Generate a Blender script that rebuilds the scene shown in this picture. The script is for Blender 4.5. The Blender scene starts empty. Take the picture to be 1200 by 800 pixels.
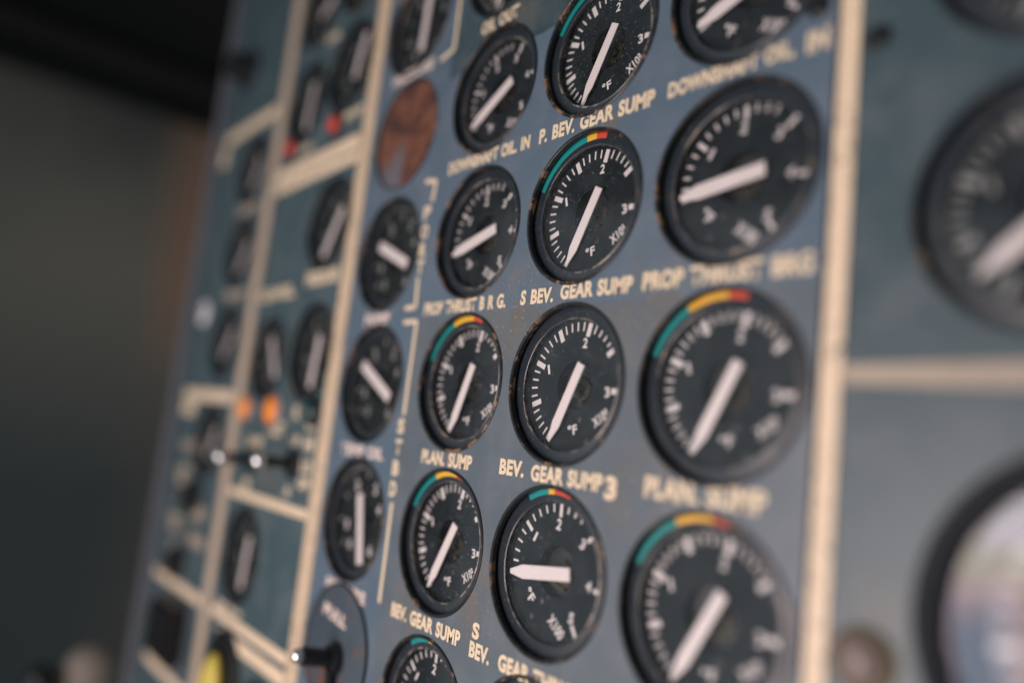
import bpy, bmesh, math, random
from mathutils import Matrix, Vector
random.seed(7)
S = 0.03                      # one dial radius = 30 mm
C = bpy.context.scene.collection
scn = bpy.context.scene

# ------------------------------------------------------------------ camera
cam_d = bpy.data.cameras.new('camera'); cam = bpy.data.objects.new('camera', cam_d); C.objects.link(cam)
Rr = ((0.636, 0.764, 0.110), (-0.030, 0.167, -0.985), (-0.771, 0.623, 0.129))
xr = Vector(Rr[0]).normalized(); fw = Vector(Rr[2]); fw = (fw - xr*fw.dot(xr)).normalized(); up = xr.cross(fw)
M = Matrix((( xr.x, up.x, -fw.x, 0), (xr.y, up.y, -fw.y, 0), (xr.z, up.z, -fw.z, 0), (0, 0, 0, 1)))
M.translation = Vector((7.73, -6.581, -0.749))*S
cam.matrix_world = M
cam_d.sensor_width = 36; cam_d.lens = 906.98/1200*36
cam_d.clip_start = 0.005; cam_d.clip_end = 50
cam_d.dof.use_dof = True; cam_d.dof.focus_distance = 10.32*S
cam_d.dof.aperture_fstop = 1.72; cam_d.dof.aperture_blades = 0
scn.camera = cam

# ------------------------------------------------------------------ light
w = bpy.data.worlds.new('World'); scn.world = w; w.use_nodes = True
bg = w.node_tree.nodes['Background']; bg.inputs[0].default_value = (0.50, 0.60, 0.66, 1); bg.inputs[1].default_value = 0.26
scn.view_settings.view_transform = 'Standard'; scn.view_settings.look = 'None'
scn.view_settings.gamma = 1; scn.view_settings.exposure = 0.0

def area(name, loc, target, sx, sy, power, col):
    d = bpy.data.lights.new(name, 'AREA'); d.shape = 'RECTANGLE'; d.size = sx*S; d.size_y = sy*S; d.energy = power; d.color = col
    o = bpy.data.objects.new(name, d); C.objects.link(o); o.location = Vector(loc)*S
    o.rotation_euler = (Vector(target)-Vector(loc)).to_track_quat('-Z', 'Y').to_euler(); return o
fill = area('fill_light', (-16, -26, -2), (0, 0, 0), 26, 30, 1.3, (0.86, 0.98, 1.05))  # added soft fill lamp with no known source
win = area('window_light', (-0.9, -20, -7.4), (1, 0, -1), 8.5, 16, 7.2, (1.0, 0.985, 1.0))
# daylight through a window: mottled outdoor colours across the lamp
win.data.use_nodes = True
nt = win.data.node_tree; em = nt.nodes['Emission']
ge = nt.nodes.new('ShaderNodeNewGeometry'); vo = nt.nodes.new('ShaderNodeTexNoise'); cr = nt.nodes.new('ShaderNodeValToRGB')
vo.inputs['Scale'].default_value = 2.6; vo.inputs['Detail'].default_value = 1.5
nt.links.new(ge.outputs['Parametric'], vo.inputs['Vector']); nt.links.new(vo.outputs['Fac'], cr.inputs[0]); nt.links.new(cr.outputs[0], em.inputs[0])
el = cr.color_ramp.elements; el[0].position = .36; el[0].color = (.22, .26, .34, 1); el[1].position = .68; el[1].color = (1, .97, 1, 1)
for p, c in ((.44, (.62, .44, .48, 1)), (.52, (.66, .60, .44, 1)), (.60, (.90, .80, .86, 1))):
    e = el.new(p); e.color = c

# ------------------------------------------------------------------ materials
class NT:
    def __init__(s, name):
        s.m = bpy.data.materials.new(name); s.m.use_nodes = True; s.t = s.m.node_tree
        s.b = s.t.nodes['Principled BSDF']; s.out = s.t.nodes['Material Output']
        s.tc = s.t.nodes.new('ShaderNodeTexCoord')
    def n(s, typ, **k):
        x = s.t.nodes.new('ShaderNode'+typ)
        for a, v in k.items(): setattr(x, a, v)
        return x
    def l(s, a, b): s.t.links.new(a, b)
    def noise(s, scale, detail=4, rough=.55, vec=None, stretch=None):
        x = s.n('TexNoise'); x.inputs['Scale'].default_value = scale; x.inputs['Detail'].default_value = detail; x.inputs['Roughness'].default_value = rough
        v = vec or s.tc.outputs['Object']
        if stretch:
            mp = s.n('Mapping'); mp.inputs['Scale'].default_value = stretch; s.l(v, mp.inputs[0]); v = mp.outputs[0]
        s.l(v, x.inputs['Vector']); return x.outputs['Fac']
    def ramp(s, fac, *stops):
        r = s.n('ValToRGB'); e = r.color_ramp.elements
        while len(e) < len(stops): e.new(.5)
        for q, (p, c) in zip(e, stops):
            q.position = p; q.color = (c, c, c, 1) if isinstance(c, (int, float)) else (*c, 1)
        s.l(fac, r.inputs[0]); return r.outputs[0]
    def mix(s, fac, a, b):
        x = s.n('Mix', data_type='RGBA')
        if isinstance(fac, (int, float)): x.inputs[0].default_value = fac
        else: s.l(fac, x.inputs[0])
        for i, v in ((6, a), (7, b)):
            if isinstance(v, tuple): x.inputs[i].default_value = (*v, 1)
            else: s.l(v, x.inputs[i])
        return x.outputs[2]
    def math(s, op, a, b=0.0, c=None):
        x = s.n('Math', operation=op)
        for i, v in enumerate((a, b) if c is None else (a, b, c)):
            if isinstance(v, (int, float)): x.inputs[i].default_value = v
            else: s.l(v, x.inputs[i])
        return x.outputs[0]
    def bump(s, h, strength=.2, dist=.0005):
        b = s.n('Bump'); b.inputs['Strength'].default_value = strength; b.inputs['Distance'].default_value = dist
        s.l(h, b.inputs['Height']); s.l(b.outputs[0], s.b.inputs['Normal'])
    def col(s, c):
        if isinstance(c, tuple): s.b.inputs['Base Color'].default_value = (*c, 1)
        else: s.l(c, s.b.inputs['Base Color'])
    def rough(s, r):
        if isinstance(r, (int, float)): s.b.inputs['Roughness'].default_value = r
        else: s.l(r, s.b.inputs['Roughness'])
    def xyz(s):
        x = s.n('SeparateXYZ'); s.l(s.tc.outputs['Object'], x.inputs[0]); return x.outputs
    def rand(s, amount=10.0):
        oi = s.n('ObjectInfo'); v = s.n('VectorMath', operation='ADD'); s.l(s.tc.outputs['Object'], v.inputs[0])
        m = s.math('MULTIPLY', oi.outputs['Random'], amount); s.l(m, v.inputs[1]); return v.outputs[0]

def panel_paint(name, base, zones=False, dirt=((),)):
    a = NT(name)
    big = a.noise(9, 5); fine = a.noise(260, 6, .65); mid = a.noise(45, 5, .6)
    c = base
    if zones:
        X, Y, Z = a.xyz()
        wob = a.math('MULTIPLY', a.math('SUBTRACT', a.noise(60, 3), .5), .004)
        zz = a.math('ADD', Z, wob)
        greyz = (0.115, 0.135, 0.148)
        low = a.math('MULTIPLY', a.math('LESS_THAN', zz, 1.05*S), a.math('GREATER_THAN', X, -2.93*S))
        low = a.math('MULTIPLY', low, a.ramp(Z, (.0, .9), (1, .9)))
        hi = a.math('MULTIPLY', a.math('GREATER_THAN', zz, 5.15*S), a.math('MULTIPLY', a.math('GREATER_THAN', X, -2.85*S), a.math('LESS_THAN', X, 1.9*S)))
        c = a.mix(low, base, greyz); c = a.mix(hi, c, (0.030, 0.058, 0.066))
    c2 = a.mix(a.ramp(big, (.3, 0), (.75, .55)), c, tuple(x*.72 for x in base))
    c2 = a.mix(a.math('MULTIPLY', a.ramp(mid, (.45, 0), (.7, 1)), .22), c2, (.24, .25, .26))
    # worn brownish dirt and bare specks around some spots
    X, Y, Z = a.xyz(); acc = None
    for (u, v, r) in dirt:
        vm = a.n('VectorMath', operation='DISTANCE'); a.l(a.tc.outputs['Object'], vm.inputs[0]); vm.inputs[1].default_value = (u*S, 0, v*S)
        d = a.ramp(a.math('DIVIDE', vm.outputs['Value'], r*S), (0, 1), (1, 0))
        acc = d if acc is None else a.math('MAXIMUM', acc, d)
    if acc is not None:
        patch = a.math('MULTIPLY', acc, a.ramp(a.noise(70, 6, .7), (.42, 0), (.62, 1)))
        c2 = a.mix(a.math('MULTIPLY', patch, .8), c2, (.17, .135, .095))
        sp = a.math('MULTIPLY', a.ramp(acc, (.15, 0), (.6, 1)), a.ramp(a.noise(620, 5, .7), (.60, 0), (.66, 1)))
        c2 = a.mix(a.math('MULTIPLY', sp, .75), c2, (.50, .40, .27))
    dust = a.ramp(a.noise(900, 2, .5), (.70, 0), (.76, 1)); c2 = a.mix(a.math('MULTIPLY', dust, .35), c2, (.38, .40, .42))
    scr = a.ramp(a.noise(120, 8, .75, stretch=(1, 1, 14)), (.70, 0), (.75, 1)); c2 = a.mix(a.math('MULTIPLY', scr, .22), c2, (.3, .32, .34))
    a.col(c2); a.rough(a.ramp(mid, (.2, .33), (.8, .48))); a.bump(fine, .22, .0003); a.b.inputs['Specular IOR Level'].default_value = .5
    return a.m

def simple(name, base, rough=.5, metal=0, var=.25, scale=120, bump=.1):
    a = NT(name); n = a.noise(scale, 5, .6, vec=a.rand())
    a.col(a.mix(n, tuple(x*(1-var) for x in base), tuple(min(1, x*(1+var)) for x in base)))
    a.rough(rough); a.b.inputs['Metallic'].default_value = metal; a.bump(n, bump, .0002); return a.m

def chipped(name, base, chip, r0, r1, amount, rough=.4):
    """black enamel with bare, rusty chips between two radii (object space)"""
    a = NT(name); X, Y, Z = a.xyz()
    r = a.math('SQRT', a.math('ADD', a.math('POWER', a.math('ABSOLUTE', X), 2), a.math('POWER', a.math('ABSOLUTE', Z), 2)))
    band = a.math('MULTIPLY', a.math('GREATER_THAN', r, r0*S), a.math('LESS_THAN', r, r1*S))
    v = a.rand()
    n = a.ramp(a.noise(150, 6, .75, vec=v), (amount, 0), (amount+.03, 1)); big = a.ramp(a.noise(32, 2, .5, vec=v), (.46, 0), (.58, 1))
    f = a.math('MULTIPLY', band, a.math('MULTIPLY', n, big))
    dust = a.ramp(a.noise(700, 3, .6, vec=v), (.62, 0), (.70, 1))
    c = a.mix(a.math('MULTIPLY', dust, .22), a.mix(a.noise(90, 4, vec=v), tuple(x*.7 for x in base), tuple(x*1.35 for x in base)), (.30, .29, .27))
    a.col(a.mix(f, c, a.mix(a.noise(400, 3), chip, tuple(x*.35 for x in chip))))
    a.rough(a.ramp(a.noise(60, 4, vec=v), (.3, rough-.1), (.7, rough+.12))); a.bump(a.noise(500, 4, vec=v), .18, .0002); return a.m

def worn_print(name, col, wear=.30, rough=.5):
    a = NT(name); v = a.rand()
    n = a.noise(420, 6, .7, vec=a.tc.outputs['Object']); big = a.noise(60, 3)
    al = a.ramp(a.math('ADD', n, a.math('MULTIPLY', big, .25)), (wear, 0), (wear+.05, 1))
    a.col(a.mix(a.noise(150, 4), tuple(x*.80 for x in col), tuple(min(1, x*1.1) for x in col))); a.rough(rough)
    a.l(al, a.b.inputs['Alpha']); return a.m

MAIN = (0.104, 0.150, 0.198)
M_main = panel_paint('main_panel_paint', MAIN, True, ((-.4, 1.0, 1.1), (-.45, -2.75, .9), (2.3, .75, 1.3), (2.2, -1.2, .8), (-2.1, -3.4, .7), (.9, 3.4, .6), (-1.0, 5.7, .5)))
M_right = panel_paint('right_panel_paint', (0.052, 0.087, 0.100), False, ((4.6, -2.1, .7),))
M_left = panel_paint('left_panel_paint', (0.060, 0.103, 0.117), False, ((-8, -2, 1.2), (-12.8, -4, 1.5)))
M_tan = worn_print('tan_paint', (0.85, 0.66, 0.46), .48)
M_tan3 = worn_print('tan_paint_dimmed', (0.67, 0.51, 0.35), .49)  # same tan made darker: weaker light on this stripe put into its colour
M_tan2 = worn_print('dull_tan_paint', (0.56, 0.43, 0.32), .42)
M_cream = worn_print('cream_lettering', (0.82, 0.66, 0.45), .38)
M_pink = worn_print('pale_lettering', (0.78, 0.64, 0.56), .38)
M_faint = worn_print('faded_paint', (0.42, 0.34, 0.26), .45)
M_white = simple('needle_white', (0.74, 0.66, 0.63), .45, 0, .06, 200, .05)
M_mark = worn_print('dial_marks', (0.74, 0.68, 0.65), .30)
M_dim = worn_print('dim_dial_marks', (0.30, 0.30, 0.28), .34)
M_trim = chipped('black_trim', (0.011, 0.012, 0.013), (0.34, 0.20, 0.10), .97, 1.08, .54)
M_ring = chipped('slate_ring', (0.021, 0.028, 0.035), (0.30, 0.24, 0.17), .80, .88, .55, .34)
M_wall = chipped('inner_wall', (0.008, 0.009, 0.010), (0.25, 0.17, 0.10), .5, 1.0, .62, .5)
M_dial = simple('dial_black', (0.009, 0.014, 0.017), .8, 0, .2, 300, .08)
M_dial2 = simple('dial_grey_black', (0.008, 0.013, 0.014), .8, 0, .3, 200, .08)
for mm in (M_dial, M_dial2): mm.node_tree.nodes['Principled BSDF'].inputs['Specular IOR Level'].default_value = .12
M_hub = simple('hub_recess_black', (0.004, 0.004, 0.005), .45)
M_brass = simple('aged_brass', (0.05, 0.042, 0.022), .5, .7, .5, 400, .3)
M_teal = worn_print('teal_band_paint', (0.010, 0.265, 0.255), .20, .4)
M_yel = worn_print('yellow_band_paint', (0.86, 0.47, 0.045), .20, .4)
M_red = worn_print('red_band_paint', (0.66, 0.075, 0.030), .20, .4)
M_black = simple('black_plastic', (0.010, 0.010, 0.011), .38, 0, .3, 150, .1)
M_chrome = simple('worn_chrome', (0.80, 0.78, 0.77), .16, 1, .1, 200, .05)
M_steel = simple('dull_steel', (0.34, 0.35, 0.37), .4, .8, .3, 200, .1)
M_orange = simple('orange_lens', (0.95, 0.27, 0.03), .25, 0, .12, 90, .05)
M_redl = simple('red_lens', (0.55, 0.045, 0.02), .25, 0, .2, 90, .05)
M_green = simple('dark_green_lens', (0.006, 0.035, 0.032), .25, 0, .2, 90, .05)
M_yellow = simple('yellow_plastic', (0.62, 0.48, 0.08), .45, 0, .15, 80, .1)
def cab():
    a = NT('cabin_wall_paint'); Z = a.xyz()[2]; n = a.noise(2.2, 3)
    c = a.ramp(a.math('ADD', Z, a.math('MULTIPLY', n, .35)), (0.0, (.075, .090, .090)), (.40, (.34, .30, .235)), (.54, (.30, .27, .22)), (.76, (.06, .065, .06)))  # brightness falloff put into the wall colour: darker low down and at the top
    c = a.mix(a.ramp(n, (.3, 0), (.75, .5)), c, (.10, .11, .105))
    Y = a.xyz()[1]     # reddish brown gradient blended in towards the corner
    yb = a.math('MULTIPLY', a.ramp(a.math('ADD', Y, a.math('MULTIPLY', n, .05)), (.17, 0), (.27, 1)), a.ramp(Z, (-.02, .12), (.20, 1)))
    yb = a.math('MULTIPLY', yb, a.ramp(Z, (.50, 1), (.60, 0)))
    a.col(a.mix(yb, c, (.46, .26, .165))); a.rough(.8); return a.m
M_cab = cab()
M_over = simple('overhead_trim_paint', (0.020, 0.021, 0.016), .8, 0, .3, 6, .1)
M_ceil = simple('black_ceiling_cloth', (0.005, 0.006, 0.005), .9, 0, .3, 6, .1)
def post():
    a = NT('brown_leather'); Z = a.xyz()[2]; n = a.noise(8, 4)
    zz = a.math('ADD', Z, a.math('MULTIPLY', n, .12))
    c = a.ramp(zz, (0.0, (.028, .024, .020)), (.17, (.23, .125, .070)))
    a.col(c); a.rough(.7); return a.m
M_post = post()
M_beige = simple('beige_rubber', (0.27, 0.225, 0.185), .6, 0, .2, 30, .1)
M_strip = simple('grey_blue_edge', (0.13, 0.135, 0.15), .45, 0, .15, 60, .1)
M_edge = chipped('lip_metal', (0.040, 0.048, 0.058), (0.40, 0.34, 0.27), .80, .88, .50, .28)
M_stud = simple('stud_glint_white', (0.93, 0.88, 0.87), .25, 0, .05, 60, .02)  # near-white colour stands in for the glint on a chrome stud
M_rubber = simple('black_rubber', (0.014, 0.017, 0.020), .75, 0, .3, 60, .1)
M_rubber.node_tree.nodes['Principled BSDF'].inputs['Specular IOR Level'].default_value = .25
M_shell = simple('dark_grey_shell', (0.03, 0.035, 0.04), .6, 0, .2, 60, .1)
M_fast = chipped('brown_fastener', (0.19, 0.145, 0.13), (0.10, 0.06, 0.04), .0, .5, .5, .5)

def rust():
    a = NT('rusty_cover'); v = a.tc.outputs['Object']
    n = a.noise(55, 6, .65); n2 = a.noise(28, 3, .5, stretch=(1, 1, .6))
    c = a.ramp(n, (.34, (.035, .022, .020)), (.46, (.10, .040, .028)), (.55, (.19, .070, .038)), (.66, (.12, .085, .075)))
    c = a.mix(a.ramp(n2, (.56, 0), (.68, .75)), c, (.13, .16, .20))
    a.col(c); a.rough(.5); a.bump(n, .5, .0008); return a.m
M_rust = rust()
def plate():
    a = NT('stained_plate'); n = a.noise(38, 6, .65)
    c = a.mix(a.noise(20, 4), (.040, .056, .072), (.075, .098, .12))
    a.col(a.mix(a.ramp(n, (.55, 0), (.60, .85)), c, (.16, .065, .035))); a.rough(.42); a.bump(n, .3, .0005); return a.m
M_plate = plate()
def glass():
    a = NT('instrument_glass'); a.t.nodes.remove(a.b)
    tr = a.n('BsdfTransparent'); gl = a.n('BsdfGlossy'); lw = a.n('LayerWeight'); mx = a.n('MixShader'); lw.inputs[0].default_value = .5
    v = a.rand()
    gl.inputs['Roughness'].default_value = .06
    a.l(a.ramp(a.noise(60, 5, .7, vec=v), (.35, .02), (.75, .10)), gl.inputs['Roughness'])
    df = a.n('BsdfDiffuse'); df.inputs[0].default_value = (.55, .57, .6, 1); mx2 = a.n('MixShader')
    dust = a.math('ADD', a.math('MULTIPLY', a.ramp(a.noise(900, 3, .6, vec=v), (.64, 0), (.72, 1)), .20), a.math('MULTIPLY', a.ramp(a.noise(70, 5, .7, vec=v), (.45, 0), (.8, 1)), .02))
    dust = a.math('ADD', dust, .004)
    fac = a.math('ADD', a.math('MULTIPLY', a.math('POWER', lw.outputs['Facing'], 5.0), .75), .019)
    a.l(fac, mx.inputs[0]); a.l(tr.outputs[0], mx.inputs[1]); a.l(gl.outputs[0], mx.inputs[2])
    a.l(dust, mx2.inputs[0]); a.l(mx.outputs[0], mx2.inputs[1]); a.l(df.outputs[0], mx2.inputs[2]); a.l(mx2.outputs[0], a.out.inputs[0])
    return a.m
M_glass = glass()

# ------------------------------------------------------------------ mesh helpers (units of S, y = depth into the panel)
def finish(me, mat, smooth=True):
    me.materials.append(mat)
    if smooth:
        me.polygons.foreach_set('use_smooth', [True]*len(me.polygons)); me.set_sharp_from_angle(angle=math.radians(32))
    return me
def bm_mesh(name, bm, mat, smooth=True):
    bmesh.ops.recalc_face_normals(bm, faces=bm.faces)
    me = bpy.data.meshes.new(name); bm.to_mesh(me); bm.free(); return finish(me, mat, smooth)
def ob(name, me, parent=None, loc=(0, 0, 0), rot=0):
    o = bpy.data.objects.new(name, me); C.objects.link(o); o.parent = parent; o.location = Vector(loc)*S
    if rot: o.rotation_euler = (0, rot, 0)
    return o
def add_lathe(bm, prof, seg=96, a0=0., a1=2*math.pi, c=(0, 0)):
    """revolve (r, y) about the y axis; angles clockwise from the top as seen by the viewer"""
    full = abs(a1-a0) > 6.28; n = seg if full else seg+1; rows = []
    for k in range(n):
        t = a0+(a1-a0)*k/seg
        rows.append([bm.verts.new(((c[0]+r*math.sin(t))*S, y*S, (c[1]+r*math.cos(t))*S)) for r, y in prof])
    for k in range(n if full else n-1):
        A, B = rows[k], rows[(k+1) % n]
        for i in range(len(prof)-1):
            try: bm.faces.new((A[i], A[i+1], B[i+1], B[i]))
            except ValueError: pass
    return bm
def lathe(name, prof, mat, **k):
    bm = bmesh.new(); add_lathe(bm, prof, **k); bmesh.ops.remove_doubles(bm, verts=bm.verts, dist=1e-7); return bm_mesh(name, bm, mat)
def add_poly(bm, pts, y0, y1):
    """prism of an outline in the panel plane from depth y0 (front) to y1"""
    f = [bm.verts.new((x*S, y0*S, z*S)) for x, z in pts]; b = [bm.verts.new((x*S, y1*S, z*S)) for x, z in pts]
    bm.faces.new(f); bm.faces.new(b[::-1]); n = len(pts)
    for i in range(n): bm.faces.new((f[i], b[i], b[(i+1) % n], f[(i+1) % n]))
def prism(name, pts, y0, y1, mat, bev=0):
    bm = bmesh.new(); add_poly(bm, pts, y0, y1)
    if bev: bmesh.ops.bevel(bm, geom=[e for e in bm.edges], offset=bev*S, segments=2, affect='EDGES', clamp_overlap=True)
    return bm_mesh(name, bm, mat, bool(bev))
def rect(u0, u1, v0, v1): return [(u0, v0), (u1, v0), (u1, v1), (u0, v1)]
def polar(r, a): a = math.radians(a); return (r*math.sin(a), r*math.cos(a))
def strip(p, q, w0, w1=None):
    w1 = w0 if w1 is None else w1; d = Vector((q[0]-p[0], q[1]-p[1])).normalized(); n = Vector((-d.y, d.x))
    return [(p[0]+n.x*w0/2, p[1]+n.y*w0/2), (p[0]-n.x*w0/2, p[1]-n.y*w0/2), (q[0]-n.x*w1/2, q[1]-n.y*w1/2), (q[0]+n.x*w1/2, q[1]+n.y*w1/2)]
def add_seg(bm, p, q, r0, r1, seg=20):
    p, q = Vector(p)*S, Vector(q)*S; d = q-p; rot = d.to_track_quat('Z', 'Y').to_matrix().to_4x4()
    bmesh.ops.create_cone(bm, cap_ends=True, segments=seg, radius1=r0*S, radius2=r1*S, depth=d.length, matrix=Matrix.Translation((p+q)/2) @ rot)
def add_ball(bm, c, r, sc=(1, 1, 1)):
    bmesh.ops.create_uvsphere(bm, u_segments=24, v_segments=14, radius=r*S, matrix=Matrix.Translation(Vector(c)*S) @ Matrix.Diagonal((*sc, 1)))

def text_mesh(body, u0, u1, v, h, mat, bold=.048, lift=.006, rot=0, space=1.05):
    """flat lettering, centred vertically at v, spanning u0..u1 in the panel plane"""
    cu = bpy.data.curves.new('lettering', 'FONT'); cu.body = body; cu.space_word = 1.35; cu.size = 1; cu.offset = bold; cu.extrude = 0; cu.space_character = space; cu.resolution_u = 4
    t = bpy.data.objects.new('tmp', cu); C.objects.link(t)
    me = bpy.data.meshes.new_from_object(t.evaluated_get(bpy.context.evaluated_depsgraph_get()))
    bpy.data.objects.remove(t); bpy.data.curves.remove(cu)
    vs = [x.co.copy() for x in me.vertices]
    x0, x1 = min(p.x for p in vs), max(p.x for p in vs); y0, y1 = min(p.y for p in vs), max(p.y for p in vs)
    y0, y1 = (y0, y1)
    W = u1-u0; cr_, sr = math.cos(rot), math.sin(rot)
    for q, p in zip(me.vertices, vs):
        a = (p.x-x0)/(x1-x0)*W - W/2; b = (p.y-y0)/(y1-y0)*h - h/2
        a, b = a*cr_ + b*sr, -a*sr + b*cr_
        q.co = ((a+(u0+u1)/2)*S, -lift*S, (b+v)*S)
    me.materials.clear(); me.materials.append(mat); return me

def thing(name, loc, label, cat, group=None):
    o = bpy.data.objects.new(name, None); C.objects.link(o); o.location = Vector(loc)*S; o.empty_display_size = .01
    o['label'] = label; o['category'] = cat
    if group: o['group'] = group
    return o
def tag(o, label, cat, group=None):
    o['label'] = label; o['category'] = cat
    if group: o['group'] = group
    return o
def struct(o): o['kind'] = 'structure'; return o

# ------------------------------------------------------------------ gauges: what stands where
# (u, v, radius scale, type, needle angle, dial turn, bands, label)
G_ = [
 (.68, 2.34, 1, 'A', -156, 0, (-67, -6, 4, 15), 'sharp black gauge under P. BEV. GEAR SUMP, long teal band, needle at seven o\'clock'),
 (.68, .05, 1, 'A', -157, 0, None, 'black gauge without colour band under S BEV. GEAR SUMP, needle at seven o\'clock'),
 (.68, -2.24, 1, 'C', -100, 0, (-31, -9, -3, 15), 'black gauge under BEV. GEAR SUMP 3 with needle pointing flat left at nine o\'clock'),
 (.68, 4.6, 1, 'A', -155, 0, (-64, -6, 4, 15), 'black gauge above P. BEV. GEAR SUMP, cut by the top edge, teal band'),
 (.68, -4.5, 1, 'C', -120, 0, None, 'black gauge under BEV. GEAR THRUST, only its top rim in view'),
 (2.945, 2.34, 1, 'C', -99, 0, None, 'large black gauge under right-hand DOWNSHAFT OIL, IN label, needle at half past eight'),
 (2.945, .06, 1, 'A', -155, 0, (-70, -30, 1, 15), 'large blurred gauge with teal, yellow and red band between PROP THRUST BRG and PLAN. SUMP'),
 (2.945, -2.24, 1, 'A', -153, 0, (-68, -26, 2, 14), 'large blurred gauge with banded rim at bottom, below the right-hand PLAN. SUMP label'),
 (2.945, 4.6, 1, 'C', -112, -13, None, 'black gauge above right-hand DOWNSHAFT OIL, IN label, cut by top edge'),
 (-1.565, 4.6, 1, 'C', -122, -22, None, 'black gauge between OIL OUT and DOWNSHAFT OIL. IN, needle at eight o\'clock'),
 (-1.565, 2.32, 1, 'C', -107, -7, None, 'black gauge between left DOWNSHAFT OIL. IN label and PROP THRUST BRG.'),
 (-1.565, .05, 1, 'A', -160, 0, (-69, -24, 5, 19), 'small banded gauge between PROP THRUST BRG. and left PLAN. SUMP label'),
 (-1.565, -2.25, 1, 'A', -154, 0, (-66, -24, 7, 19), 'banded gauge with dusty rim between left PLAN. SUMP and BEV. GEAR SUMP labels'),
 (-1.565, -4.6, 1, 'C', -110, 0, (-32, -5, 7, 24), 'gauge at bottom edge under BEV. GEAR SUMP, short band, needle out of view'),
 (-1.565, 6.88, 1, 'A', -150, 0, None, 'dark gauge above OIL OUT, only its bottom rim in view'),
 (-4.15, 6.68, 1, 'D', ((.5, -177), (.75, 5)), 0, None, 'gauge at top edge above the rusty round cover, upright white bar needle'),
 (-4.15, 2.29, 1, 'D', ((.62, -66), (.50, 113)), 0, None, 'gauge below the rusty round cover, short thick needle tilted down to the right'),
 (-4.15, 0, 1, 'D', ((.70, -60), (.50, 117)), 0, None, 'gauge beside the STBD bracket top, needle slanting like a backslash'),
 (-4.15, -2.3, 1, 'D', ((.75, 165), (.42, -13)), 0, None, 'gauge left of STBD bracket foot, long upright needle and six white marks'),
 (-6.75, 6.65, .98, 'D', ((.20, -162), (.80, 17)), 0, None, 'dim gauge above red lamp at upper left, pale needle leaning right'),
 (-6.75, 8.92, .98, 'D', ((.6, -95), (.2, 85)), 0, None, 'dark gauge at the top edge between the two left tan stripes'),
 (-6.7, 3.24, .95, 'D', ((.77, -148), (.45, 35)), 0, None, 'gauge directly below wide double tan stripe, bright slanted needle'),
 (-6.7, .6, .97, 'D', ((.73, -170), (.37, 4)), 0, None, 'gauge right of its pair above the orange lamps, needle upright pinkish'),
 (-8.85, .5, .9, 'D', ((.53, 151), (.6, -27)), 0, None, 'gauge left of its pair above the orange lamps, dull tan needle'),
 (-8.72, -3.72, .98, 'D', ((.74, -172), (.40, 4)), 0, None, 'gauge alone in the lower left field under the toggle switches'),
 (-8.8, 6.4, .95, 'D', ((.6, -160), (.62, -5)), 0, None, 'faint gauge with bluish needle right of the tall tan stripe, near red lamp'),
 (-8.8, 8.75, .95, 'D', ((.3, -100), (.5, 60)), 0, None, 'black gauge at the top edge with pink blurred needle tip'),
 (-11.7, 5.45, .9, 'D', ((.6, -150), (.4, 20)), 0, None, 'topmost blurred gauge in the far left column, under tan hook'),
 (-11.7, 3.25, .9, 'D', ((.68, -140), (.35, 33)), 0, None, 'second blurred gauge from the top in far left column'),
 (-11.7, .95, .9, 'D', ((.66, -130), (.4, 12)), 0, None, 'third blurred gauge in far left column, above short thick tan bar'),
 (-11.8, -1.5, .9, 'D', ((.62, -138), (.35, 11)), 0, None, 'lowest blurred gauge in far left column, beside silver toggle tip'),
 (5.9, 1.56, 1.05, 'A', -133, 0, None, 'big out-of-focus gauge at the right edge, needle pointing to lower left'),
 (5.98, 3.95, 1.08, 'A', -40, 0, None, 'dark gauge at the top right corner, only its lower rim in view'),
]
main_holes, left_holes, right_holes = [], [], []
for g in G_:
    (right_holes if g[0] > 4.05 else main_holes if g[0] > -5.5 else left_holes).append((g[0], g[1], g[2]))
main_holes.append((-4.1, 4.50, 1.0))
GL = (6.43, -1.70, 1.27)
right_holes.append(GL)

# ------------------------------------------------------------------ panels
def panel_mesh(name, u0, u1, v0, v1, holes, mat, th=.05):
    cu = bpy.data.curves.new(name, 'CURVE'); cu.dimensions = '2D'; cu.fill_mode = 'BOTH'; cu.extrude = th/2*S
    def sp(pts):
        s = cu.splines.new('POLY'); s.points.add(len(pts)-1); s.use_cyclic_u = True
        for q, (x, y) in zip(s.points, pts): q.co = (x*S, y*S, 0, 1)
    sp(rect(u0, u1, v0, v1))
    for u, v, r in holes: sp([(u+r*math.cos(2*math.pi*k/96), v+r*math.sin(2*math.pi*k/96)) for k in range(96)])
    t = bpy.data.objects.new('tmp', cu); C.objects.link(t)
    me = bpy.data.meshes.new_from_object(t.evaluated_get(bpy.context.evaluated_depsgraph_get())); bpy.data.objects.remove(t)
    for q in me.vertices: q.co = (q.co.x, -q.co.z + th/2*S, q.co.y)
    me.flip_normals(); me.materials.clear(); me.materials.append(mat); me.update(); return me
V0, V1 = -9.5, 12.5
P_main = thing('instrument_panel', (0, 0, 0), 'blue-grey main instrument panel between two tall tan stripes, cream lettering', 'panel')
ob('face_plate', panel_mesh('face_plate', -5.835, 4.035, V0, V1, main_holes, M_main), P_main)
P_left = thing('instrument_panel', (0, 0, 0), 'dark teal-grey left panel, strongly blurred, with switches and orange lamps', 'panel')
ob('face_plate', panel_mesh('face_plate', -14.6, -5.85, V0, V1, left_holes, M_left), P_left)
P_right = thing('instrument_panel', (0, 0, 0), 'blurred grey panel at the right edge carrying the biggest gauges', 'panel')
ob('face_plate', panel_mesh('face_plate', 4.075, 10.5, V0, V1, right_holes, M_right), P_right)
ob('edge_strip', prism('edge_strip', rect(-15.25, -14.62, V0, V1), -.12, 2.5, M_strip, .05), P_left)
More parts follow.
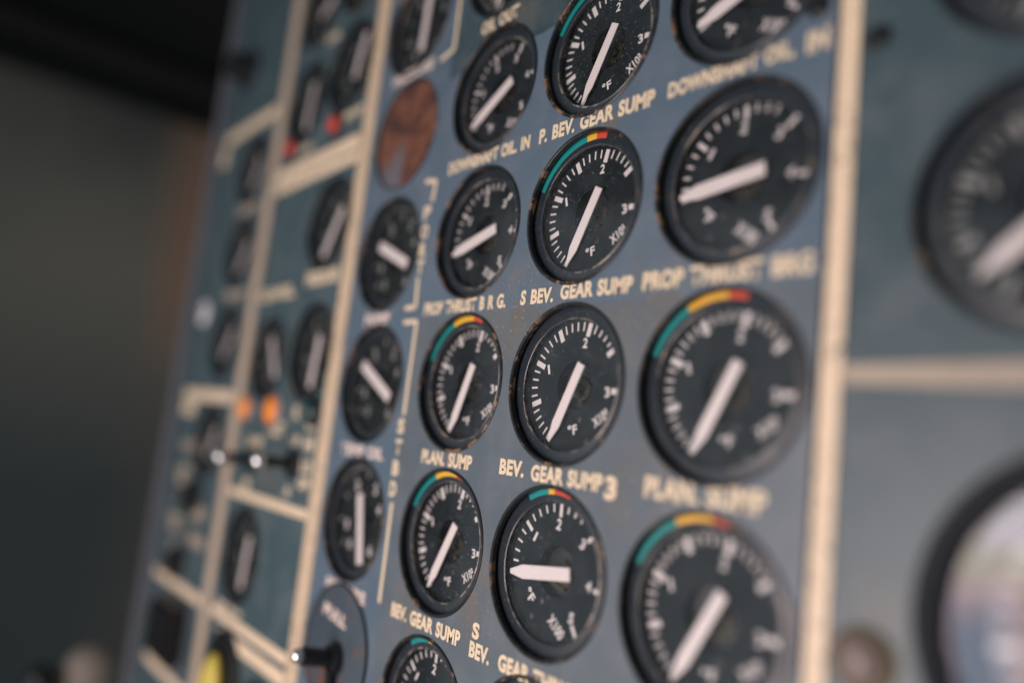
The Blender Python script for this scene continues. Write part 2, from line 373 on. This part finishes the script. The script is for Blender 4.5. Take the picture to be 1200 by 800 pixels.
# closed case added behind the plates so no light leaks through
bm = bmesh.new()
for a in (rect(-14.6, 10.5, V0, V0+.2), rect(-14.6, 10.5, V1-.2, V1)): add_poly(bm, a, .055, 2.2)
for a in (rect(-14.6, -14.4, V0+.2, V1-.2), rect(10.3, 10.5, V0+.2, V1-.2)): add_poly(bm, a, .055, 2.2)
add_poly(bm, rect(-14.6, 10.5, V0, V1), 2.2, 2.3)
tag(ob('light_block_case', bm_mesh('light_block_case', bm, M_shell, False)), 'unseen dark case added behind the instrument panels to block light', 'case')

def line(par, p, q, wd, mat=M_tan, lift=.004):
    return ob('painted_line', prism('painted_line', strip(p, q, wd), -lift, 0.0005, mat), par)
def stripe(par, u0, u1, v0, v1, mat=M_tan, lift=.008):
    return ob('painted_stripe', prism('painted_stripe', rect(u0, u1, v0, v1), -lift, .0005, mat), par)
stripe(P_right, 4.085, 4.285, V0, V1, lift=.02)
stripe(P_main, -5.80, -5.32, V0, V1, M_tan3, lift=.02)
stripe(P_left, -10.50, -9.98, V0, V1, M_tan2, lift=.012)
stripe(P_right, 4.285, 9.0, .08, .27, M_faint)
# left panel field borders
stripe(P_left, -9.86, -5.86, 4.66, 4.98); stripe(P_left, -9.86, -5.86, 4.38, 4.61)
stripe(P_left, -14.2, -10.62, 6.60, 6.92); stripe(P_left, -14.4, -13.9, 6.0, 6.55)
stripe(P_left, -14.2, -10.62, -.56, -.26); stripe(P_left, -14.2, -13.2, -.95, -.62)
stripe(P_left, -9.86, -5.86, -2.58, -2.40)
stripe(P_left, -14.3, -10.62, -5.22, -4.98); stripe(P_left, -9.86, -5.86, -5.18, -4.98); stripe(P_left, -9.3, -5.86, -5.56, -5.30)
stripe(P_left, -14.0, -10.62, -7.3, -7.05)
# brackets PORT / STBD
for pts in (((-3.18, 3.43), (-2.85, 3.38), (-2.90, 3.03)), ((-3.03, 1.76), (-3.0, 1.26), (-3.32, 1.26)),
            ((-3.30, 1.02), (-2.90, 1.02), (-2.93, -.50)), ((-2.95, -1.88), (-2.95, -3.41)), ((-2.82, 8.5), (-2.82, 5.69), (-3.22, 5.62))):
    for i in range(len(pts)-1):
        p, q = pts[i], pts[i+1]; line(P_main, p, q, .075, M_cream, .004+.002*i)

def let(par, body, u0, u1, v, h=.21, mat=M_cream, **k):
    return ob('lettering', text_mesh(body, u0, u1, v, h, mat, **k), par)
L = P_main
let(L, 'OIL OUT', -2.05, -1.12, 5.75, .22); let(L, 'DOWNSHAFT OIL. IN', -2.51, -.50, 3.50)
let(L, 'P. BEV. GEAR SUMP', -.30, 1.78, 3.51, .22); let(L, 'DOWNSHAFT OIL,', 1.98, 3.60, 3.50, .23); let(L, 'IN', 3.73, 3.97, 3.50, .23)
let(L, 'PROP THRUST B R G.', -2.71, -.64, 1.20); let(L, 'S BEV.', -.32, .34, 1.21); let(L, 'GEAR SUMP', .47, 1.70, 1.23)
let(L, 'PROP THRUST BRG', 1.85, 3.95, 1.24, .22)
let(L, 'PLAN. SUMP', -2.26, -.99, -1.09); let(L, 'BEV.', -.37, .13, -1.07); let(L, 'GEAR SUMP', .27, 1.52, -1.09); let(L, '3', 1.56, 1.74, -1.13, .27)
let(L, 'PLAN. SUMP', 2.14, 3.62, -1.05, .24)
let(L, 'BEV. GEAR SUMP', -2.57, -.80, -3.41); let(L, 'S', -.56, -.41, -3.22); let(L, 'BEV.  GEAR THRUST', -.58, 1.55, -3.46)
for ch, v in zip('PORT', (2.86, 2.53, 2.22, 1.93)): let(L, ch, -3.10, -2.90, v, .24)
for ch, v in zip('STBD', (-.68, -1.01, -1.34, -1.67)): let(L, ch, -3.06, -2.87, v, .24)
for b, u0, u1, v in (('PRESSURE', -4.77, -3.42, 5.66), ('PUMP', -4.62, -3.79, 1.12), ('TEMP OIL', -4.86, -3.40, -1.17), ('PRESSURE', -4.74, -3.38, -3.46)):
    let(L, b, u0, u1, v, .20, M_pink)
L = P_left
for b, u0, u1, v, h in (('LEVEL', -9.8, -7.9, 1.95, .26), ('PRESSURE', -7.4, -5.95, 2.12, .30), ('OIL', -7.1, -6.8, -.62, .26), ('TEST', -8.3, -7.4, -1.0, .28),
    ('ON', -6.42, -6.02, -.80, .30), ('HI', -6.38, -6.0, -1.2, .28), ('LAMP', -9.35, -8.45, -1.35, .26), ('UP', -7.0, -6.62, -1.18, .2), ('LO', -6.40, -5.92, -1.62, .26), ('OFF', -6.45, -5.92, -1.95, .24),
    ('A', -6.98, -6.7, -2.16, .22), ('B', -9.12, -8.8, -2.25, .22), ('PUMP', -6.72, -5.92, 5.50, .20), ('LOW', -8.85, -8.15, 5.25, .20), ('TEMP', -12.4, -10.9, 4.36, .24), ('TEMP', -12.4, -10.9, 2.13, .24),
    ('OIL', -8.2, -7.5, 7.70, .20), ('FLOW', -13.7, -12.7, -1.75, .3), ('SET', -13.7, -12.8, -2.5, .5), ('TEST', -13.9, -12.9, -3.7, .4), ('ON', -12.2, -11.3, -3.25, .4), ('OFF', -13.3, -12.4, -4.3, .3),
    ('AIR', -13.5, -12.4, -5.55, .4), ('RUN', -12.0, -11.0, -3.9, .3), ('OIL', -9.7, -9.2, -4.9, .2), ('PUMP', -9.3, -8.2, -4.86, .12)):
    let(L, b, u0, u1, v, h, M_cream if u0 > -10 else M_tan2, bold=.05)

# ------------------------------------------------------------------ gauge parts
trim = lathe('hole_trim', [(1.035, -.001), (1.035, -.014), (1.022, -.024), (1.0, -.024), (.988, -.012), (.986, .05), (1.0, .052)], M_trim)
ring = lathe('bezel_ring', [(1.13, .14), (1.13, .095), (1.03, .092), (.885, .100), (.862, .092), (.846, .092), (.838, .104), (.838, .13)], M_ring)
edgem = lathe('lip_edge', [(.862, .0915), (.856, .086), (.846, .084), (.837, .088), (.835, .10)], M_edge)
wallm = lathe('housing', [(.838, .128), (.90, .135), (.90, .215), (.90, .36), (.6, .42), (0.001, .42)], M_wall)
dialA = lathe('dial', [(.899, .21), (.31, .21), (.31, .225), (.897, .225)], M_dial); dialD = lathe('dial', [(.899, .21), (.31, .21), (.31, .225), (.897, .225)], M_dial2)
hubm = lathe('hub_recess', [(.311, .222), (.30, .34), (.001, .34)], M_hub)
glassm = lathe('glass', [(.001, .108), (.835, .108), (.835, .122), (.001, .122)], M_glass)
shaft = lathe('needle_shaft', [(.045, .339), (.045, .16), (.001, .155)], M_steel, seg=24)
bm = bmesh.new(); add_lathe(bm, [(.12, .335), (.12, .30), (.06, .30), (.06, .335)], 28, c=(.06, -.06)); add_poly(bm, strip((.02, .12), (.2, -.02), .05), .29, .335); add_poly(bm, strip((-.12, -.16), (.1, -.2), .045), .27, .335)
gear = bm_mesh('hub_mechanism', bm, M_brass)
screw = lathe('dial_screw', [(.001, .2), (.035, .2), (.05, .206), (.052, .2095)], M_hub, seg=24)

def ticks(turn, kind):
    bm = bmesh.new()
    if kind == 'A':
        for k in list(range(26))+[30]:
            a = -150+k*8.17+turn; mj = k % 5 == 0
            add_poly(bm, strip(polar(.64 if mj else .70, a), polar(.815, a), .07 if mj else .024), .2075, .2095)
    elif kind == 'C':
        for k in list(range(14))+[15, 20, 25]:
            a = -100+k*9.9+turn; mj = k % 5 == 0
            add_poly(bm, strip(polar(.655 if mj else .715, a), polar(.815, a), .05 if mj else .026), .2075, .2095)
    else:
        for k in range(9):
            a = -130+k*32.5+turn; add_poly(bm, strip(polar(.70, a), polar(.80, a), .05), .2075, .2095)
    return bm_mesh('scale_marks', bm, M_dim if kind == 'D' else M_mark, False)
tick_cache, num_cache = {}, {}
def numeral(t, h, mat, rot):
    key_ = (t, h, mat.name, round(rot, 2))
    if key_ not in num_cache:
        wd = h*(.30 if t == '1' else .62*len(t) if len(t) < 3 else .52*len(t))
        num_cache[key_] = text_mesh(t, -wd/2, wd/2, 0, h, mat, bold=.03, lift=0, rot=rot)
    return num_cache[key_]
def taper_needle(tip, tail, wd, blunt):
    a, b = Vector(polar(*tail)), Vector(polar(*tip)); d = (b-a).normalized(); n = Vector((-d.y, d.x)); bm = bmesh.new()
    if blunt: pts = [a+n*wd/2, a-n*wd/2, b-n*wd/2, b+n*wd/2]
    else:
        k = b-d*.24; pts = [a+n*wd/2*.92, a-n*wd/2*.92, k-n*wd/2, b-n*(.012 if wd < .16 else .028), b+n*(.012 if wd < .16 else .028), k+n*wd/2]
    add_poly(bm, [(p.x, p.y) for p in pts], .135, .150)
    bmesh.ops.bevel(bm, geom=list(bm.edges), offset=.004*S, segments=1, affect='EDGES')
    return bm_mesh('needle', bm, M_white, False)

def gauge(u, v, R, kind, needle, turn, bands, label):
    t = thing('panel_gauge', (u, 0, v), label, 'gauge', 'round gauges set in the instrument panels'); t.scale = (R, 1, R) if R > 1.02 else (R, R, R)
    ob('hole_trim', trim, t); ob('bezel_ring', ring, t); ob('lip_edge', edgem, t); ob('housing', wallm, t); ob('glass', glassm, t)
    d = ob('dial', dialD if kind == 'D' else dialA, t)
    ob('hub_recess', hubm, d); ob('needle_shaft', shaft, t)
    if kind != 'D': ob('hub_mechanism', gear, d)
    kk = (kind, turn, u > 5)
    if kk not in tick_cache:
        tick_cache[kk] = ticks(turn, kind)
        if u > 5: tick_cache[kk].materials[0] = M_dim
    ob('scale_marks', tick_cache[kk], d)
    if kind == 'A': sf = .86; spec = [('1', .555, -68, -16, .15), ('2', .555, 12, 3, .15), ('3', .575, 97, -8, .15), ('°F', .555, 176, -14, .15), ('X10²', .63, 128, -34, .15)]; sc = ((.43, 163), (.74, 158))
    elif kind == 'C': sf = .86; spec = [('1', .56, -51, 28, .15), ('2', .565, -3, 8, .16), ('3', .57, 46, 22, .15), ('4', .57, 96, 10, .15), ('5', .58, 145, 10, .15), ('°F', .56, -131, 40, .16), ('X100', .64, 172, 36, .17)]; sc = ((.45, -150), (.72, -148))
    else: sf = 1; spec = [('0', .60, -32, 0, .18), ('2', .61, 29, 0, .18), ('4', .52, 66, 0, .18), ('8', .55, -107, 0, .17), ('6', .59, 143, 0, .18), ('0', .58, -145, 0, .17)]; sc = ()
    bright = label.endswith('six white marks')
    for tx, r, a, rt, h in spec:
        x, z = polar(r, a+turn); ob('numeral', numeral(tx, h*sf, (M_dim if u > 5 else M_mark) if (kind != 'D' or bright) else M_dim, math.radians(rt+turn*.9)), d, (x, .2085, z))
    for r, a in sc:
        x, z = polar(r, a+turn); ob('dial_screw', screw, d, (x, 0, z))
    if kind == 'D': ob('needle', taper_needle(needle[0], needle[1], .19, True), t)
    else: ob('needle', taper_needle((.79, needle), (.31, needle+180+6), .15 if kind == 'A' else .175, False), t)
    if bands:
        g0, y0, r0, r1 = [math.radians(q) for q in bands]
        for nm, a, b, m in (('teal_band', g0, y0, M_teal), ('yellow_band', y0, r0, M_yel), ('red_band', r0, r1, M_red)):
            n = max(4, int(abs(b-a)*22))
            ob(nm, lathe(nm, [(1.03, .0890), (.925, .0950)], m, seg=n, a0=a, a1=b), t)
    return t
for g in G_: gauge(*g)

# large raised-rim instrument at the lower right, glare on its glass
t = thing('large_gauge', (GL[0], 0, GL[1]), 'biggest round instrument at lower right edge, pale glare on its glass', 'gauge')
ob('flange', lathe('flange', [(1.46, -.002), (1.46, -.05), (1.42, -.07), (1.34, -.07), (1.28, -.04), (1.235, .0), (1.225, .03), (1.225, .08)], M_rubber), t)
ob('housing', lathe('housing', [(1.225, .08), (1.23, .1), (1.2, .4), (.001, .4)], M_wall), t)
d = ob('dial', lathe('dial', [(1.19, .19), (.001, .19)], M_dial), t)
bm = bmesh.new()
for k in range(31):
    a = -150+k*10; add_poly(bm, strip(polar(.85 if k % 5 else .78, a), polar(.98, a), .03 if k % 5 else .07), .186, .189)
ob('scale_marks', bm_mesh('scale_marks', bm, M_mark, False), d)
ob('glass', lathe('glass', [(.001, .03), (1.224, .03), (1.224, .05), (.001, .06)], M_glass), t)
ob('needle', prism('needle', strip(polar(.3, 220), polar(.9, 40), .12, .05), .12, .14, M_white, .004), t)

# ------------------------------------------------------------------ cover, plate, switches, lamps, fasteners
t = thing('round_cover', (-4.1, 0, 4.50), 'rusty brown round cover plate filling an empty gauge hole', 'cover')
ob('cover_disc', lathe('cover_disc', [(.001, .030), (.88, .038), (.93, .03), (.995, .034), (.995, .09)], M_rust), t)
ob('hole_trim', lathe('hole_trim', [(1.03, -.001), (1.03, -.012), (1.012, -.016), (.998, -.006), (.996, .036)], M_trim), t)

t = thing('rotary_plate', (-4.12, 0, -4.42), 'round blue-grey plate with rust stains and black lever at bottom edge', 'switch')
ob('plate', lathe('plate', [(.001, -.03), (.99, -.03), (1.02, -.022), (1.02, .0005)], M_plate), t)
ob('plate_rim', lathe('plate_rim', [(1.022, .0), (1.022, -.036), (1.055, -.036), (1.065, -.001)], M_black), t)
bm = bmesh.new(); add_seg(bm, (.12, -.03, -.1), (.12, -.16, -.1), .26, .22); add_seg(bm, (.12, -.1, -.1), (.05, -.62, -.04), .14, .15); lever = ob('lever', bm_mesh('lever', bm, M_black), t)
bm = bmesh.new(); add_ball(bm, (.045, -.66, -.035), .12); ob('lever_tip', bm_mesh('lever_tip', bm, M_chrome), lever)
ob('pointer', prism('pointer', strip((.12, -.2), (.17, -.85), .22, .14), -.16, -.031, M_black, .02), t)
let_p = ob('lettering', text_mesh('PULL', -.52, .30, .52, .2, M_pink, lift=.034, rot=.10), t)

def toggle(u, v, out, label):
    t = thing('toggle_switch', (u, 0, v), label, 'switch', 'toggle switches below the orange lamps')
    ob('collar', lathe('collar', [(.30, 0), (.30, -.06), (.24, -.09), (.18, -.09), (.16, -.16), (.001, -.16)], M_black, seg=32), t)
    bm = bmesh.new(); add_seg(bm, (0, -.1, 0), (0, -out, .02), .09, .13); lv = ob('lever', bm_mesh('lever', bm, M_black), t)
    bm = bmesh.new(); add_ball(bm, (0, -out, .02), .17, (1, .8, 1)); ob('lever_tip', bm_mesh('lever_tip', bm, M_chrome), lv)
toggle(-6.75, -1.62, .72, 'toggle switch with bright white tip right of its pair, under orange lamp')
toggle(-8.8, -1.72, .72, 'toggle switch with dull silver tip on the tall tan stripe')

def lamp(u, v, r, m, label, nm='indicator_lamp'):
    t = thing(nm, (u, 0, v), label, 'indicator lamp', 'small round indicator lamps on the left panel')
    ob('collar', lathe('collar', [(r*1.35, 0), (r*1.35, -.04), (r*1.05, -.07), (r, -.05)], M_steel if m in (M_orange,) else M_black, seg=32), t)
    ob('lens', lathe('lens', [(r, -.04), (r*.97, -.09), (r*.8, -.15), (r*.45, -.19), (.001, -.205)], m, seg=32), t)
lamp(-8.05, -.62, .30, M_orange, 'round orange lamp, the larger and rounder of two above the toggle switches')
lamp(-9.55, -.62, .26, M_orange, 'orange lamp partly on the tall tan stripe, left of the other orange one')
lamp(-7.0, 5.42, .20, M_redl, 'small red lamp above the right half of the wide double tan stripe')
lamp(-9.2, 5.40, .20, M_redl, 'small red lamp beside the tall tan stripe, above wide double stripe')
lamp(-6.15, -.57, .22, M_green, 'dark green unlit lamp right of the orange lamps')

def screwhead(u, v, r, m, label, nm='panel_screw', cat='screw'):
    t = thing(nm, (u, 0, v), label, cat)
    ob('head', lathe('head', [(r, 0), (r*.98, -.03), (r*.75, -.055), (.001, -.065)], m, seg=32), t)
    ob('slot', prism('slot', strip((-r*.7, -r*.3), (r*.7, r*.3), r*.16), -.068, -.05, M_hub), t)
screwhead(4.45, 3.31, .12, M_black, 'black screw right of the right tan stripe near the top')
screwhead(3.83, 3.86, .12, M_black, 'black screw above the word IN, left of the right tan stripe')
screwhead(-13.7, 1.80, .33, M_stud, 'small stud painted bright for its glint at the far left panel border', 'pale_stud', 'stud')
t = thing('panel_fastener', (4.60, 0, -2.18), 'brownish round fastener at bottom right beside the tan stripe', 'fastener')
ob('washer', lathe('washer', [(.27, 0), (.27, -.03), (.2, -.045), (.17, -.04)], M_brass, seg=36), t)
ob('head', lathe('head', [(.18, -.03), (.175, -.10), (.12, -.14), (.001, -.15)], M_fast, seg=36), t)

t = thing('knob', (-13.1, 0, 8.55), 'round black knob near the top left corner of the left panel', 'knob')
ob('skirt', lathe('skirt', [(.55, 0), (.55, -.1), (.48, -.16), (.001, -.16)], M_black, seg=40), t)
ob('grip', lathe('grip', [(.42, -.15), (.40, -.55), (.34, -.6), (.001, -.6)], M_black, seg=40), t)
t = thing('knob', (-11.9, 0, -6.15), 'square black knob at the lower left with a grey-blue side', 'knob')
ob('grip', prism('grip', rect(-1.0, .8, -.55, .75), -.45, -.05, M_black, .08), t)
ob('base', prism('base', rect(-1.35, .85, -.75, .75), -.06, .0, M_strip, .01), t)
t = thing('yellow_handle', (-8.72, 0, -6.2), 'yellow rounded handle in black oval surround at bottom edge', 'handle')
ob('surround', lathe('surround', [(.95, 0), (.95, -.05), (.88, -.07), (.001, -.07)], M_black), t)
bm = bmesh.new(); add_ball(bm, (0, -.2, -.3), .42, (1, .5, 1.9)); ob('grip', bm_mesh('grip', bm, M_yellow), t)
t = thing('knob', (-6.85, 0, -6.55), 'round black knob at the bottom edge right of the yellow handle', 'knob')
ob('skirt', lathe('skirt', [(.80, 0), (.80, -.08), (.7, -.12), (.001, -.12)], M_black, seg=40), t)
ob('grip', lathe('grip', [(.5, -.11), (.48, -.35), (.4, -.4), (.001, -.4)], M_black, seg=40), t)

for u, v, lb in ((-12.1, -2.9, 'small black pale-capped knob, upper of two low in the cluttered far left column'), (-12.5, -4.55, 'small black pale-capped knob, lower of two low in the cluttered far left column')):
    t = thing('knob', (u, 0, v), lb, 'knob')
    ob('skirt', lathe('skirt', [(.42, 0), (.42, -.12), (.36, -.16), (.26, -.18), (.25, -.4), (.001, -.4)], M_black, seg=32), t)
    ob('cap', lathe('cap', [(.17, -.40), (.165, -.44), (.001, -.45)], M_steel, seg=24), t)
# ------------------------------------------------------------------ cabin behind
def box(x0, x1, y0, y1, z0, z1, name, mat, bev=0):
    bm = bmesh.new(); add_poly(bm, rect(x0, x1, z0, z1), y0, y1)
    if bev: bmesh.ops.bevel(bm, geom=list(bm.edges), offset=bev*S, segments=3, affect='EDGES')
    return ob(name, bm_mesh(name, bm, mat, bool(bev)))
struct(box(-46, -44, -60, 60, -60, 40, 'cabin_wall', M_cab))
tag(box(-43.99, -42, -40, 40, 18.8, 20.0, 'overhead_trim', M_over, .2), 'olive-black trim strip running along the cabin wall under the ceiling', 'trim')
tag(box(-43.99, -43.2, -40, 40, 17.2, 18.7, 'shadow_strip', M_ceil, .2), 'black strip standing for the shadow on the cabin wall below the trim', 'strip')  # dark strip added where only shade lies under the trim
struct(box(-43.99, -22, -10, 40, 20.6, 22, 'ceiling', M_ceil))
bm = bmesh.new(); add_seg(bm, (-18.2, -.25, -12), (-18.2, -.2, -8.6), .8, .7, 32); add_ball(bm, (-18.2, -.2, -8.6), .7, (1, 1, .8)); tag(ob('beige_lever', bm_mesh('beige_lever', bm, M_beige)), 'rounded beige lever end in the bottom left corner', 'lever')
bm = bmesh.new(); add_seg(bm, (-18.0, -1.5, -12), (-18.0, -1.5, -8.8), .5, .45, 32); add_ball(bm, (-18.0, -1.5, -8.8), .45, (1, 1, .8)); tag(ob('black_lever', bm_mesh('black_lever', bm, M_black)), 'black rounded lever beside the beige one in the bottom left corner', 'lever')
